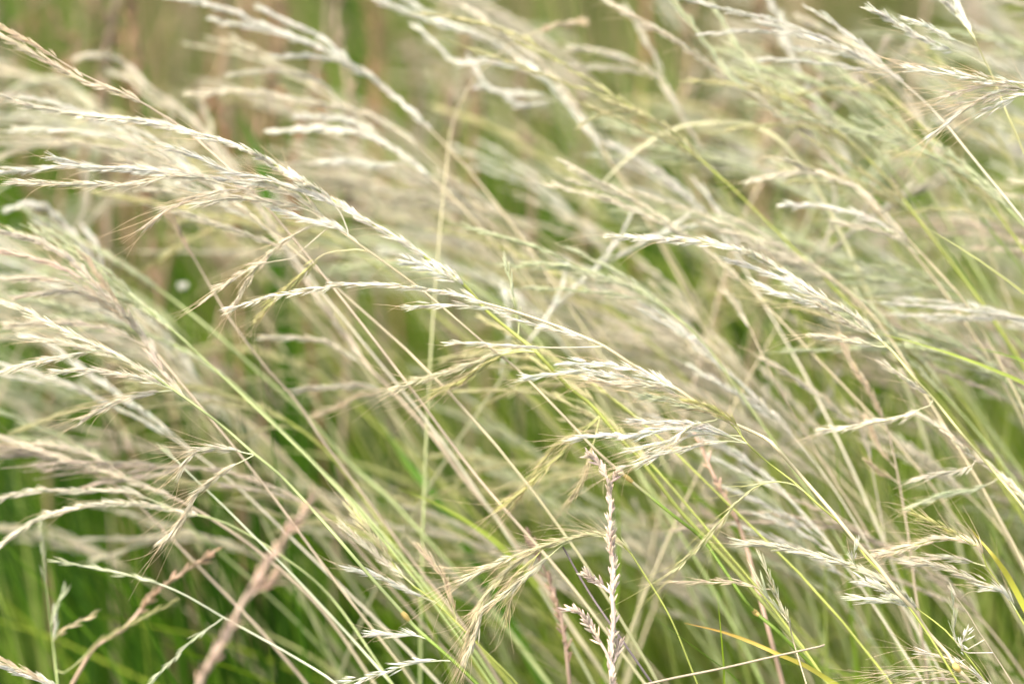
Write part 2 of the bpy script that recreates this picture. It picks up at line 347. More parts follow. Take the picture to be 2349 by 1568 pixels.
# ------------------------------------------------------------------ traced stems (paths tip -> base in picture units; the distance follows from how sharp each is)
Y = dict(c=YGREEN * 1.05, awn=.5, W=.0008)
A5 = dict(awn=.45, al=(.014, .030))
grass_stem([(0, 695), (60, 715), (180, 775), (300, 832), (400, 895), (460, 938), (520, 985), (585, 1042), (640, 1087), (700, 1150), (780, 1240), (850, 1322), (930, 1412), (960, 1445), (1040, 1515), (1095, 1568)], .015,
    'long green stem with an orange node and a loose many-branched cream panicle', head=.30, nodes=[(930, 1412)], cols=(C_PALE, C_GREEN), thick=1.25, hcol=CREAM, branches=[
    ([(585, 1045), (540, 1065), (490, 1100), (450, 1135), (420, 1190), (370, 1245)], dict(c=lerp(CREAM, TAN, .4), **A5)),
    ([(590, 1045), (520, 1030), (450, 1033), (410, 1090)], dict(c=CREAM, **A5)),
    ([(400, 893), (310, 908), (250, 930), (190, 960)], A5), ([(300, 832), (180, 795), (60, 772)],), ([(240, 800), (120, 824), (60, 836), (0, 856)],),
    ([(440, 925), (400, 885), (372, 850), (345, 812)], dict(c=lerp(PINK, CREAM, .4))), ([(400, 893), (300, 862), (220, 850), (130, 850)],),
    ([(1035, 1512), (950, 1521), (873, 1543), (790, 1566)], dict(c=WHITE, pitch=.0024, spread=(10, 32), W=.0012)), ([(975, 1458), (921, 1455), (848, 1453)], dict(c=WHITE))])
grass_stem([(600, 420), (690, 455), (745, 500), (782, 531), (870, 593), (950, 651), (1001, 692), (1111, 787), (1185, 845), (1294, 955), (1370, 1035), (1441, 1097), (1548, 1184), (1608, 1232), (1656, 1298), (1710, 1378), (1733, 1404), (1773, 1437), (1838, 1500), (1904, 1565)], .025,
    'long tan stem carrying the broad many-fingered cream plume', head=.10, nodes=[(1441, 1097), (1733, 1404)], cols=(C_TAN, C_GREEN), thick=1.1, awn=.2, branches=[
    ([(740, 490), (690, 458), (622, 432), (530, 417), (439, 402), (322, 388), (220, 388), (157, 382), (80, 388), (10, 394)], dict(c=WHITE, W=.0011)),
    ([(322, 388), (238, 388), (183, 377), (124, 362)], dict(c=WHITE)),
    ([(600, 440), (549, 432), (475, 410), (395, 402), (329, 421), (256, 424), (110, 421), (29, 417)], dict(c=CREAM)),
    ([(610, 445), (571, 435), (512, 439), (439, 457), (384, 479), (337, 519)], dict(c=lerp(PINK, CREAM, .55), pitch=.0017, **A5)),
    ([(803, 540), (770, 475), (695, 439), (622, 413), (530, 395), (457, 362), (388, 337)], dict(c=WHITE)),
    ([(745, 500), (695, 478), (640, 468), (549, 454), (450, 468)], dict(c=CREAM)),
    ([(830, 560), (768, 519), (695, 501), (622, 476)], dict(c=WHITE, W=.0011)),
    ([(825, 560), (745, 512), (658, 549), (594, 608), (556, 664), (525, 710)], dict(c=lerp(CREAM, TAN, .4), start=.3, awn=.5, pitch=.0018)),
    ([(840, 570), (745, 582), (704, 620), (633, 684), (594, 728)], dict(c=YGREEN, start=.4, awn=.4)),
    ([(690, 590), (594, 608), (520, 650), (470, 690)], dict(c=lerp(CREAM, TAN, .5), start=.5, awn=.5, pitch=.0018))])
grass_stem([(190, 268), (310, 277), (384, 290), (450, 310), (520, 327), (580, 350), (640, 385), (700, 420), (760, 457), (830, 502), (890, 535), (940, 565), (990, 600), (1050, 640), (1085, 675), (1119, 715), (1188, 772), (1230, 807), (1306, 889), (1347, 920), (1378, 951), (1421, 1004), (1460, 1043), (1511, 1107), (1562, 1173), (1680, 1300), (1800, 1440), (1900, 1568)], .03,
    'thick rope-like cream spike on a lime green stem with yellow drooping side sprays', head=.46, hcol=lerp(CREAM, WHITE, .4), cols=(C_LIME, C_PALE), thick=1.2, fat=1.3, awn=.12, branches=[
    ([(1060, 650), (1023, 633), (975, 612), (928, 596)], dict(c=WHITE, spread=(12, 34), W=.0013)),
    ([(1188, 772), (1190, 740), (1180, 690), (1170, 640), (1163, 600)], dict(c=SAGE, pitch=.003)),
    ([(1221, 800), (1148, 809), (1093, 830), (1038, 852), (965, 870), (900, 897)], dict(c=lerp(CREAM, YGREEN, .3), spread=(8, 26), **A5)),
    ([(1225, 803), (1150, 815), (1080, 860), (1000, 900)], dict(c=YGREEN, start=.3, awn=.8, al=(.015, .03), ac=AWN)),
    ([(1378, 953), (1332, 986), (1281, 1017), (1230, 1081), (1180, 1150)], Y), ([(1380, 953), (1323, 1005), (1258, 1068), (1203, 1122), (1148, 1159)], Y),
    ([(1378, 951), (1363, 1010), (1340, 1090), (1310, 1140)], dict(c=lerp(TAN, YGREEN, .4), start=.3, awn=.6))])
grass_stem([(526, 707), (622, 681), (732, 662), (800, 653), (892, 655), (1001, 666), (1056, 677), (1111, 695), (1166, 710), (1221, 728), (1294, 754), (1386, 794), (1440, 830), (1495, 860), (1548, 889), (1640, 950), (1751, 1002), (1780, 1027), (1839, 1093), (1912, 1177), (1959, 1236), (2014, 1298), (2058, 1357), (2095, 1397), (2131, 1452), (2175, 1499), (2193, 1529), (2230, 1568)], 0.0,
    'graceful sharp tan stem arching above the lime fan to a thin horizontal tip', head=.30, hcol=lerp(CREAM, WHITE, .35), nodes=[(2193, 1529)], cols=(C_TAN, C_TAN), thick=1.15, awn=.06, pitch=.0019, branches=[
    ([(1221, 728), (1148, 711), (1075, 703), (1001, 699), (940, 706)], dict(W=.0011, awn=.1)), ([(1386, 794), (1331, 772), (1276, 757), (1221, 743), (1148, 724)], dict(W=.0011, awn=.1)),
    ([(1382, 795), (1268, 797), (1148, 790), (1030, 787)], dict(start=.4, awn=.3))])
A7 = dict(pitch=.0019, awn=.6, al=(.014, .03), c=lerp(WHITE, TAN, .3))
grass_stem([(1562, 930), (1601, 935), (1652, 953), (1690, 985), (1714, 1017), (1766, 1064), (1820, 1104), (1875, 1155), (1941, 1214), (1985, 1275), (2050, 1345), (2120, 1440), (2200, 1568)], 0.0,
    'sharp lime stem with a wide wind-combed fan of awned cream fingers', head=.14, hcol=lerp(TAN, YGREEN, .35), cols=(C_LIME, C_LIME), thick=.95, awn=.35, branches=[
    ([(1640, 948), (1588, 925), (1537, 884), (1473, 853), (1422, 843), (1358, 835), (1288, 832)], dict(c=WHITE, start=.3, awn=.25, W=.0011, spread=(6, 24), pitch=.0013)),
    ([(1610, 937), (1550, 889), (1486, 879), (1422, 866), (1332, 851), (1255, 861), (1204, 866)], dict(c=WHITE, start=.2, awn=.3, W=.0011, pitch=.0011, spread=(6, 26))),
    ([(1600, 935), (1545, 900), (1490, 885), (1420, 880), (1350, 868)], dict(c=CREAM, start=.2, awn=.8)),
    ([(1625, 942), (1588, 933), (1537, 917), (1473, 910)], dict(c=SAGE, awn=.3)),
    ([(1714, 1017), (1652, 992), (1588, 971), (1524, 971), (1450, 965)], dict(c=WHITE, awn=.2, W=.0011)),
    ([(1712, 1015), (1614, 986), (1524, 984), (1460, 999), (1383, 999), (1319, 1007)], dict(c=WHITE, awn=.3, W=.0011)),
    ([(1660, 960), (1588, 976), (1550, 1004), (1500, 1020), (1440, 1032)], A7), ([(1716, 1017), (1665, 1011), (1614, 1017), (1562, 1030), (1511, 1045), (1460, 1063), (1427, 1071)], A7),
    ([(1700, 1000), (1620, 995), (1560, 1010), (1500, 1040), (1470, 1050)], A7),
    ([(1700, 1000), (1690, 975), (1640, 940), (1580, 920)], dict(c=YGREEN, awn=.5)),
    ([(1846, 1118), (1784, 1104), (1729, 1119), (1674, 1170), (1601, 1258), (1546, 1309)], dict(c=lerp(YGREEN, CREAM, .4), awn=.9, al=(.02, .035), ac=YGREEN, start=.2, pitch=.0026))])
grass_stem([(1690, 1245), (1745, 1248), (1802, 1258), (1894, 1280), (1967, 1302), (2040, 1340), (2110, 1400), (2168, 1444), (2230, 1518), (2263, 1565)], .006,
    'low plume with chunky cream head bent over the tan culm, thin green stem', head=.66, hcol=lerp(CREAM, SAGE, .3), cols=(C_LIME, C_LIME), thick=.7, fat=1.35, awn=.1, branches=[
    ([(2090, 1385), (2022, 1349), (1970, 1327)], dict(c=WHITE, spread=(10, 34), W=.0013)), ([(2109, 1400), (2076, 1382), (2003, 1375), (1952, 1368)], dict(c=lerp(WHITE, SAGE, .4), W=.0014, spread=(8, 26))),
    ([(1960, 1300), (1958, 1275), (1966, 1243)], dict(c=WHITE, pitch=.003))])
A9 = dict(pitch=.0022, awn=.9, al=(.022, .045), spread=(7, 28), W=.0011)
grass_stem([(2131, 315), (2186, 271), (2241, 234), (2296, 208), (2349, 205), (2440, 250), (2540, 350), (2640, 480), (2720, 640)], -.008,
    'sharp whiskery head of long curling awns beside the forked yellow green stem', head=.42, hcol=lerp(WHITE, CREAM, .3), awn=1.2, pitch=.0024, branches=[
    ([(2380, 215), (2349, 190), (2296, 190), (2223, 179), (2150, 168), (2078, 158)], dict(c=WHITE, **A9)), ([(2390, 225), (2349, 219), (2314, 230), (2252, 260)], dict(c=WHITE, **A9)),
    ([(2380, 220), (2330, 212), (2270, 225), (2200, 240)], dict(c=lerp(CREAM, PINK, .4), **A9)), ([(2370, 210), (2300, 196), (2230, 205), (2160, 225)], dict(c=lerp(CREAM, PINK, .3), **A9))])
grass_stem([(2165, 0), (2200, 40), (2232, 84), (2245, 110), (2278, 179), (2310, 260), (2349, 350), (2420, 520)], .05,
    'yellow green stem forking into two white sprays above the whiskery head', cols=(YGREEN * .8, YGREEN * .7), head=.12, hcol=WHITE, awn=.1, branches=[
    ([(2240, 95), (2215, 48), (2187, 0), (2165, -40)], dict(c=WHITE)), ([(2262, 150), (2204, 121), (2160, 110), (2113, 88), (2058, 55), (2003, 22)], dict(c=WHITE, W=.0013, start=.3)), ([(2250, 115), (2182, 88), (2131, 62), (2087, 47)], dict(c=WHITE, start=.3))])
grass_stem([(1370, -15), (1459, 44), (1546, 90), (1637, 157), (1729, 219), (1802, 274), (1857, 311), (1894, 358), (1960, 430), (2060, 540), (2180, 690), (2290, 860), (2380, 1030)], .12,
    'long narrow pale spike running straight and diagonal beside the long yellow blade', head=.5, hcol=CREAM, cols=(C_TAN, C_PALE), thick=1.2, branches=[
    ([(1850, 305), (1790, 240), (1730, 160), (1680, 90), (1640, 20)], dict(c=SAGE)), ([(1760, 240), (1690, 190), (1640, 130), (1590, 60), (1550, 10)], dict(c=SAGE))])
grass_stem([(1718, 417), (1765, 406), (1857, 395), (1912, 410), (1967, 432), (2003, 465), (2058, 523), (2131, 600), (2204, 681), (2260, 770), (2330, 900), (2400, 1050)], .10,
    'soft cream stem with two parallel level fingers below the whiskery head', head=.42, hcol=CREAM, cols=(C_TAN, C_PALE), branches=[
    ([(1895, 405), (1850, 388), (1802, 365)],), ([(2085, 550), (2003, 505), (1948, 486), (1875, 472), (1802, 472)], dict(c=WHITE, W=.0012)), ([(2120, 590), (2050, 545), (1985, 525), (1920, 510)], dict(c=CREAM))])
grass_stem([(1400, 543), (1450, 545), (1500, 548), (1546, 551), (1619, 556), (1692, 573), (1747, 596), (1802, 626), (1857, 662), (1912, 699), (1967, 728), (2018, 779), (2051, 809), (2095, 864), (2142, 915), (2204, 992), (2278, 1079), (2349, 1165), (2440, 1300)], .035,
    'slender yellow stemmed plume drawn out to a very long thin white tip', head=.52, hcol=lerp(WHITE, CREAM, .5), cols=(YGREEN * .85, YGREEN * .75), awn=.1, branches=[
    ([(1930, 707), (1875, 684), (1802, 644), (1729, 615), (1676, 595)], dict(c=WHITE)), ([(1940, 712), (1875, 699), (1795, 677), (1736, 651)], dict(c=WHITE)), ([(2040, 800), (1978, 787), (1912, 776), (1861, 770)], dict(c=CREAM)),
    ([(2018, 779), (1967, 750), (1926, 728), (1880, 700)], dict(c=CREAM)), ([(2142, 915), (2131, 907), (2076, 867), (2033, 838)], dict(c=CREAM)), ([(2150, 925), (2113, 937), (2065, 958), (2014, 966), (1948, 980), (1886, 988)], dict(c=CREAM))])
grass_stem([(2102, 948), (2168, 988), (2204, 1021), (2241, 1050), (2296, 1090), (2349, 1140), (2440, 1250)], .05, 'thick ragged cream spike slanting beneath the slender yellow stemmed plume', head=.75, hcol=CREAM, fat=1.0, thick=1.1, branches=[([(2300, 1095), (2240, 1120), (2170, 1135), (2085, 1163)], dict(c=SAGE)), ([(2250, 1060), (2190, 1080), (2100, 1100)], dict(c=CREAM))])
grass_stem([(1930, 780), (1956, 838), (1985, 882), (2010, 926), (2033, 977), (2051, 1046), (2069, 1141), (2084, 1232), (2098, 1342), (2112, 1440), (2130, 1568)], .08, 'nearly upright tan stem crossing behind the chunky low plume', head=.25, hcol=TAN, cols=(STRAW, STRAW), thick=1.1, branches=[([(2051, 1068), (2020, 1030), (1990, 960)],), ([(2060, 1100), (2030, 1090), (1995, 1060)],)])
grass_stem([(1667, 670), (1711, 735), (1755, 827), (1802, 918), (1857, 1010), (1920, 1110), (2000, 1240), (2070, 1400), (2130, 1568)], .11, 'bare straw stem dividing into a pale side spray above the lime fan', head=.1, hcol=CREAM, cols=(STRAW, C_PALE), branches=[([(2040, 1290), (1985, 1010), (1941, 962), (1894, 918), (1857, 893), (1802, 853), (1755, 827)], dict(start=.4))])
grass_stem([(480, 330), (560, 430), (640, 540), (700, 640), (745, 706), (800, 779), (855, 852), (892, 889), (947, 948), (1001, 1010), (1056, 1087), (1148, 1199), (1230, 1320), (1340, 1480), (1400, 1568)], .13, 'wide soft tan stem with a split head, behind the graceful tan stem', head=.4, hcol=CREAM, cols=(STRAW, C_PALE), thick=1.6, branches=[([(850, 848), (760, 790), (690, 775), (610, 772)], dict(c=CREAM)), ([(900, 900), (830, 885), (740, 890), (680, 895)],), ([(905, 905), (840, 905), (780, 930), (725, 950)], dict(c=TAN))])
grass_stem([(60, 480), (160, 540), (270, 600), (400, 690), (500, 770), (600, 860), (700, 950), (800, 1060), (900, 1150), (1010, 1270), (1130, 1400), (1260, 1568)], .16, 'pale sage stem running straight and bare down past the dark green gap', head=.22, hcol=SAGE, cols=(C_PALE, C_PALE), thick=1.5)
grass_stem([(380, 480), (450, 600), (520, 720), (600, 830), (680, 920), (740, 1010), (830, 1130), (950, 1290), (1060, 1430), (1150, 1568)], .10, 'tan bare stem beside the dark green gap, slanting steeply', head=.1, hcol=TAN, cols=(STRAW, STRAW), thick=1.1)
grass_stem([(0, 80), (73, 121), (146, 161), (219, 197), (263, 205), (311, 227), (366, 260), (402, 282), (480, 345), (590, 450), (700, 580), (820, 730), (950, 900), (1100, 1100), (1300, 1330), (1480, 1568)], .045, 'pinkish rope spike above the many-fingered plume, with a second thin pale spike', head=.17, hcol=lerp(TAN, CREAM, .55), cols=(STRAW, C_PALE), awn=.05, branches=[([(263, 205), (180, 165), (90, 110), (0, 62)], dict(c=TAN, start=.5)), ([(480, 345), (439, 307), (384, 285), (329, 278), (256, 271), (165, 260), (91, 249), (0, 219)], dict(c=CREAM, W=.0011))])
grass_stem([(0, 531), (73, 549), (146, 585), (183, 615), (227, 662), (285, 721), (329, 772), (400, 860), (500, 980), (620, 1130), (760, 1320), (900, 1500), (950, 1568)], .06, 'fluffy blush head swelling above the orange-node stem', head=.34, hcol=lerp(CREAM, PINK, .25), cols=(STRAW, C_PALE), fat=1.3, awn=.3, branches=[([(227, 662), (150, 620), (70, 590), (0, 575)], dict(c=PINK * 1.1)), ([(285, 721), (190, 660), (100, 640), (0, 640)],), ([(329, 772), (240, 700), (160, 670), (40, 680)],), ([(350, 800), (260, 760), (150, 740), (20, 745)],), ([(300, 740), (230, 640), (205, 600), (190, 590)], dict(c=TAN))])
grass_stem([(0, 1250), (73, 1199), (146, 1170), (256, 1155), (366, 1163), (420, 1174), (520, 1200), (640, 1270), (760, 1370), (900, 1568)], .06, 'cream arch hooking downward over the bright green tufts', head=.45, hcol=CREAM, cols=(C_PALE, C_PALE), awn=.1, branches=[([(400, 1170), (300, 1130), (183, 1126), (73, 1126), (0, 1144)], dict(c=CREAM))])
grass_stem([(124, 1287), (219, 1302), (329, 1327), (402, 1353), (457, 1382), (512, 1415), (585, 1455), (677, 1507), (768, 1565), (840, 1640)], .05, 'thin pale stem lying flat across the bright green tufts', head=.3, hcol=SAGE, cols=(SAGE * .9, C_PALE), awn=0, pitch=.003, branches=[([(512, 1418), (450, 1460), (390, 1520), (340, 1570)], dict(c=SAGE))])
grass_stem([(0, 1002), (128, 1046), (219, 1075), (293, 1101), (366, 1126), (470, 1180), (600, 1270), (740, 1400), (860, 1568)], .09, 'broad soft cream stem sloping under the orange-node stem', head=.4, hcol=lerp(CREAM, TAN, .2), cols=(STRAW, C_PALE), thick=1.4, branches=[([(300, 1100), (200, 1040), (100, 1020), (20, 1030)],)])
grass_stem([(380, 1030), (439, 1090), (512, 1159), (585, 1232), (677, 1324), (803, 1459), (900, 1568)], .055, 'straight silvery stem crossing the brown blurred spike', head=.05, hcol=SAGE, cols=(lerp(C_PALE, WHITE, .4), C_PALE), thick=1.15)
grass_stem([(91, 1195), (99, 1287), (110, 1379), (121, 1470), (132, 1568), (140, 1640)], .09, 'upright sparse green weed with short forked twigs before the bright tufts', head=.35, hcol=SAGE * .8, cols=(C_PALE, C_GREEN), awn=0, pitch=.004, branches=[([(130, 1550), (165, 1530), (230, 1470), (300, 1430), (400, 1380)], dict(c=YGREEN * .8, pitch=.006)), ([(121, 1470), (150, 1440), (210, 1415)], dict(c=TAN, pitch=.004)), ([(116, 1430), (130, 1390), (150, 1350)], dict(c=SAGE, pitch=.004)), ([(121, 1480), (128, 1440), (125, 1410)], dict(c=WHITE))])
grass_stem([(0, 1523), (55, 1545), (110, 1566), (170, 1610)], -.01, 'small sharp cream tip poking up beside the sparse forked weed', head=.95, hcol=WHITE, awn=.1, branches=[([(120, 1573), (70, 1545), (20, 1520), (0, 1508)], dict(c=TAN))])
grass_stem([(800, 1160), (855, 1228), (928, 1324), (1001, 1382), (1075, 1455), (1184, 1565), (1240, 1640)], .035, 'yellow green stem with tan side tufts between the node stem and the rough spike', head=.25, hcol=lerp(YGREEN, CREAM, .4), cols=(C_LIME, C_LIME), branches=[([(1050, 1430), (1020, 1330), (990, 1290), (965, 1258)], dict(c=TAN)), ([(960, 1350), (900, 1300), (850, 1260), (790, 1210)], dict(c=CREAM, awn=.1)), ([(1000, 1382), (930, 1350), (860, 1320), (800, 1305)], dict(c=WHITE))])
grass_stem([(1060, 1515), (1086, 1426), (1111, 1371), (1166, 1305), (1221, 1265), (1276, 1243), (1367, 1228), (1430, 1250), (1480, 1320), (1540, 1420), (1600, 1568)], .012, 'yellow green head arching over and drooping straight down beside the rough spike', head=.62, hcol=lerp(YGREEN, CREAM, .45), cols=(C_LIME, C_GREEN), awn=.8, thick=.8, branches=[([(1300, 1240), (1221, 1309), (1159, 1360), (1111, 1397), (1093, 1452), (1064, 1514)], dict(c=lerp(CREAM, YGREEN, .25), awn=.7)), ([(1276, 1243), (1190, 1270), (1120, 1300), (1060, 1330)], dict(c=lerp(CREAM, YGREEN, .25), awn=1.0, start=.4, al=(.02, .035))), ([(1250, 1255), (1180, 1330), (1170, 1390), (1160, 1420)], dict(c=YGREEN, awn=.6))])
grass_stem([(1747, 1280), (1765, 1324), (1787, 1379), (1809, 1426), (1820, 1470), (1850, 1568), (1870, 1640)], 0.0, 'upright greenish spike with husks both sides beside the yellow blade', head=.45, hcol=lerp(SAGE, TAN, .3), cols=(C_TAN, C_TAN), awn=.15, pitch=.0028, branches=[([(1809, 1426), (1780, 1390), (1750, 1350), (1730, 1310)], dict(c=SAGE, spread=(10, 30), pitch=.002)), ([(1760, 1360), (1720, 1340), (1660, 1335), (1546, 1335)], dict(c=TAN, awn=.5, start=.2))])
grass_stem([(2003, 1276), (2095, 1251), (2168, 1234), (2241, 1250), (2263, 1298), (2300, 1350), (2349, 1430), (2400, 1520)], .015, 'awned tan head beside a broad lime blade, above the whiskered low head', head=.5, hcol=lerp(CREAM, TAN, .4), cols=(C_LIME, C_LIME), awn=.8, branches=[([(2263, 1298), (2186, 1280), (2069, 1283)], dict(c=CREAM, awn=.4)), ([(2300, 1350), (2240, 1330), (2160, 1300), (2080, 1290)], dict(c=CREAM, awn=.4)), ([(2330, 1395), (2300, 1355), (2256, 1349)], dict(c=WHITE)), ([(2245, 1262), (2200, 1228), (2150, 1205), (2100, 1180)], dict(c=YGREEN, awn=.6, start=.3))])
grass_stem([(2182, 1355), (2220, 1405), (2241, 1441), (2278, 1496), (2322, 1565), (2370, 1650)], 0.0, 'thin wiry brownish stem carrying a tiny puffed white floret', head=.05, cols=(STRAW, STRAW), thick=.75, awn=0, branches=[([(2235, 1500), (2190, 1466), (2190, 1415), (2182, 1364)], dict(c=SAGE, start=.4, pitch=.003)), ([(2245, 1500), (2205, 1490), (2212, 1460), (2225, 1440)], dict(c=WHITE, start=.45, pitch=.0009, spread=(30, 80), L=.005))])
grass_stem([(2117, 1496), (2186, 1514), (2223, 1536), (2263, 1565), (2330, 1640)], 0.0, 'low whiskered head with fine streaming awns under the puffed floret', head=.9, hcol=lerp(WHITE, TAN, .2), cols=(C_LIME, C_LIME), awn=1.3, thick=.7, pitch=.002, branches=[([(2250, 1558), (2180, 1540), (2120, 1535), (2040, 1545)], dict(c=lerp(CREAM, YGREEN, .4), awn=.8, al=(.02, .04))), ([(2265, 1568), (2200, 1560), (2140, 1556), (2075, 1566)], dict(c=PINK, awn=.3))])
# softly blurred ones along the top and far left
def bstem(px, dz, label, hcol=CREAM, br=(), **k):
    return grass_stem(px, dz, label, head=k.pop('head', .5), hcol=hcol, cols=k.pop('cols', (C_TAN, C_PALE)), awn=0, fat=k.pop('fat', 1.2), pitch=.0013, branches=[(b, dict(c=hcol, W=.0013)) for b in br], **k)
bstem([(380, -10), (512, 18), (585, 51), (677, 88), (732, 110), (803, 146), (880, 200), (980, 290), (1100, 420), (1250, 620), (1420, 880)], .16, 'soft white plume with three combed fingers behind the rope spike', WHITE, ([(720, 105), (640, 75), (560, 60), (490, 45)], [(830, 165), (740, 90), (660, 50), (600, 20)], [(880, 200), (800, 150), (720, 130), (640, 130)]))
bstem([(873, 0), (965, 40), (1038, 62), (1111, 88), (1184, 132), (1239, 172), (1294, 227), (1370, 330), (1480, 500), (1600, 720), (1700, 940)], .19, 'soft white plume with several fingers and a thick bundled neck', WHITE, ([(1150, 110), (1080, 75), (1000, 40), (900, -20)], [(1240, 175), (1130, 140), (1050, 140), (960, 65)], [(1290, 225), (1210, 215), (1130, 205), (1080, 140)], [(1294, 227), (1200, 240), (1140, 210), (1100, 200)]), thick=1.3)
bstem([(1067, 15), (1130, 62), (1184, 102), (1258, 165), (1312, 234), (1400, 360), (1500, 520), (1640, 760)], .2, 'soft cream spike lying parallel above the bundled white plume', CREAM)
bstem([(1342, 48), (1300, 55), (1258, 62), (1199, 88), (1150, 120), (1090, 180), (1040, 280), (1020, 420)], .17, 'tan head leaning against the wind across the bundled white plume', TAN, thick=.9, head=.25)
bstem([(1305, 110), (1386, 121), (1459, 146), (1514, 183), (1560, 260), (1640, 400), (1760, 600), (1880, 820)], .2, 'soft pale head with two level fingers beside the tall green gap', CREAM, ([(1510, 180), (1430, 160), (1360, 155), (1300, 150)], [(1530, 200), (1505, 140), (1470, 73), (1440, 20)]), cols=(C_LIME, C_LIME))
bstem([(439, 216), (549, 209), (622, 216), (695, 234), (803, 249), (900, 290), (1020, 390), (1160, 560), (1300, 780)], .18, 'level cream arch above the dark green blade gap', CREAM, ([(800, 248), (740, 195), (660, 165), (530, 170)],))
bstem([(620, 300), (720, 295), (800, 300), (880, 330), (980, 400), (1100, 520), (1250, 720)], .16, 'bright cream arch just under the level one, beside the green blade gap', WHITE, ([(900, 340), (820, 285), (760, 270), (690, 270)], [(940, 370), (860, 380), (800, 370), (740, 375)]))
bstem([(176, 135), (238, 128), (293, 154), (347, 205), (420, 256), (494, 329), (580, 440), (700, 620), (850, 860)], .26, 'large blurred cream arch standing close behind the pinkish rope spike', CREAM, ([(420, 256), (350, 230), (310, 190), (260, 165)], [(494, 329), (470, 250), (455, 230), (440, 215)]), thick=1.5, fat=1.6)
bstem([(33, 205), (110, 183), (165, 198), (219, 256), (274, 311), (340, 373), (430, 480), (560, 660), (700, 880)], .27, 'blurred sage cream arch beside the large cream arch behind the rope spike', lerp(CREAM, SAGE, .5), ([(219, 256), (160, 260), (110, 265), (50, 260)], [(274, 311), (200, 300), (140, 290), (90, 290)]), fat=1.6)
bstem([(1839, 44), (1912, 80), (1985, 121), (2040, 176), (2087, 238), (2160, 360), (2260, 560), (2360, 800)], .2, 'soft cream arch next to the forked yellow green stem', CREAM, ([(2040, 176), (1980, 140), (1920, 110), (1880, 100)],), fat=1.5)
bstem([(1765, 0), (1802, 73), (1820, 139), (1875, 238), (1940, 360), (2040, 540), (2160, 780)], .22, 'blurred white tipped upright head behind the straight diagonal spike', WHITE, ([(1820, 139), (1795, 80), (1790, 40)],), cols=(C_LIME, C_PALE))
bstem([(20, 480), (70, 470), (115, 485), (160, 530), (210, 590), (300, 700), (420, 880)], .17, 'short blurred pale hook above the fluffy blush head', WHITE, ([(160, 530), (120, 515), (90, 510)], [(235, 620), (225, 570), (200, 530)]), fat=1.5)

# ------------------------------------------------------------------ dry spikes, stalks, blades
seed_spike([(712, 1150), (658, 1229), (629, 1269), (593, 1324), (556, 1382), (523, 1452), (486, 1507), (457, 1568), (430, 1650)], -.17, 'big blurred brown seed spike leaning against the wind before the tufts', lerp(BROWN, PINK, .45), head=.85, thick=1.1, size=1.1, branches=[[(550, 1395), (580, 1360), (622, 1330)]])
seed_spike([(494, 1261), (420, 1313), (366, 1349), (329, 1390), (285, 1441), (220, 1480), (170, 1560)], .10, 'slimmer blurred fawn brown seed spike behind the big brown one', lerp(BROWN, TAN, .35), head=.55, size=1.0)
seed_spike([(1349, 1042), (1375, 1064), (1393, 1097), (1400, 1141), (1400, 1196), (1400, 1250), (1408, 1305), (1404, 1360), (1408, 1415), (1404, 1470), (1400, 1521), (1404, 1568), (1404, 1660)], -.012, 'rough upright fawn seed spike with papery bracts and a crooked side twig', np.array((.66, .56, .45)), head=.88, pitch=.00035, size=.8, stem=np.array((.56, .46, .36)),
    branches=[[(1400, 1364), (1382, 1342), (1349, 1320)], [(1400, 1510), (1382, 1481), (1349, 1426), (1323, 1400), (1298, 1400)], [(1400, 1530), (1412, 1510), (1418, 1480)], [(1396, 1110), (1408, 1100), (1414, 1085)]])
seed_spike([(1214, 1232), (1236, 1280), (1258, 1324), (1280, 1397), (1294, 1452), (1301, 1514), (1310, 1600)], .07, 'dull mauve brown seed spike close beside the rough upright one', lerp(BROWN, PINK, .3), head=.8, size=.9)
seed_spike([(1585, 970), (1594, 994), (1619, 1049), (1648, 1115), (1681, 1170), (1711, 1251), (1740, 1360), (1765, 1452), (1795, 1565)], .08, 'rust pink seed stalk rising behind the awned cream fingers', lerp(RUST, PINK, .55), head=.4, size=.8, pitch=.002, stem=lerp(RUST, PINK, .4))
stalk([(1292, 1255), (1298, 1265), (1331, 1324), (1367, 1382), (1426, 1466), (1495, 1565)], .01, 'thin dark grey purple stalk crossing behind the rough upright spike', (GREY, GREY), .8)
stalk([(1890, 1478), (1875, 1483), (1765, 1507), (1656, 1532), (1546, 1554), (1440, 1578)], .0, 'broken pinkish straw lying almost level under the yellow blade', (STRAW * .85, STRAW * .85), .75)
def leaf_thing(px, dz, label, col0, col1, wd, slope=0):
    P0 = path3(px, dz, slope); P = to_ground(P0); A = arclen(P); o = P[-1].copy(); o[2] = 0; t = A / A[-1]
    m = MB(); C = lerp(col0, col1, 0) * (1 - np.clip(A / .12, 0, 1)[:, None]) + np.asarray(col1) * np.clip(A / .12, 0, 1)[:, None]
    m.blade(P, wd * np.interp(A, [0, .03, .1, .5], [.05, .6, 1, .9]), C, nrm(np.array([.1, -.85, .5])), .35); ob = m.build('grass_leaf_plant', M_LEAF, None, o); ob.location = o
    return tag(ob, label, 'grass blade')
leaf_thing([(1570, 1428), (1656, 1448), (1729, 1474), (1784, 1499), (1846, 1525), (1920, 1570)], .01, 'yellow green blade with orange tip arching above the broken straw', (.55, .33, .08), (.34, .44, .05), .0028)
leaf_thing([(2228, 1212), (2250, 1240), (2278, 1273), (2314, 1324), (2349, 1390), (2400, 1480)], .01, 'broad lime blade standing along the awned tan head', (.5, .42, .08), (.36, .50, .02), .0045)
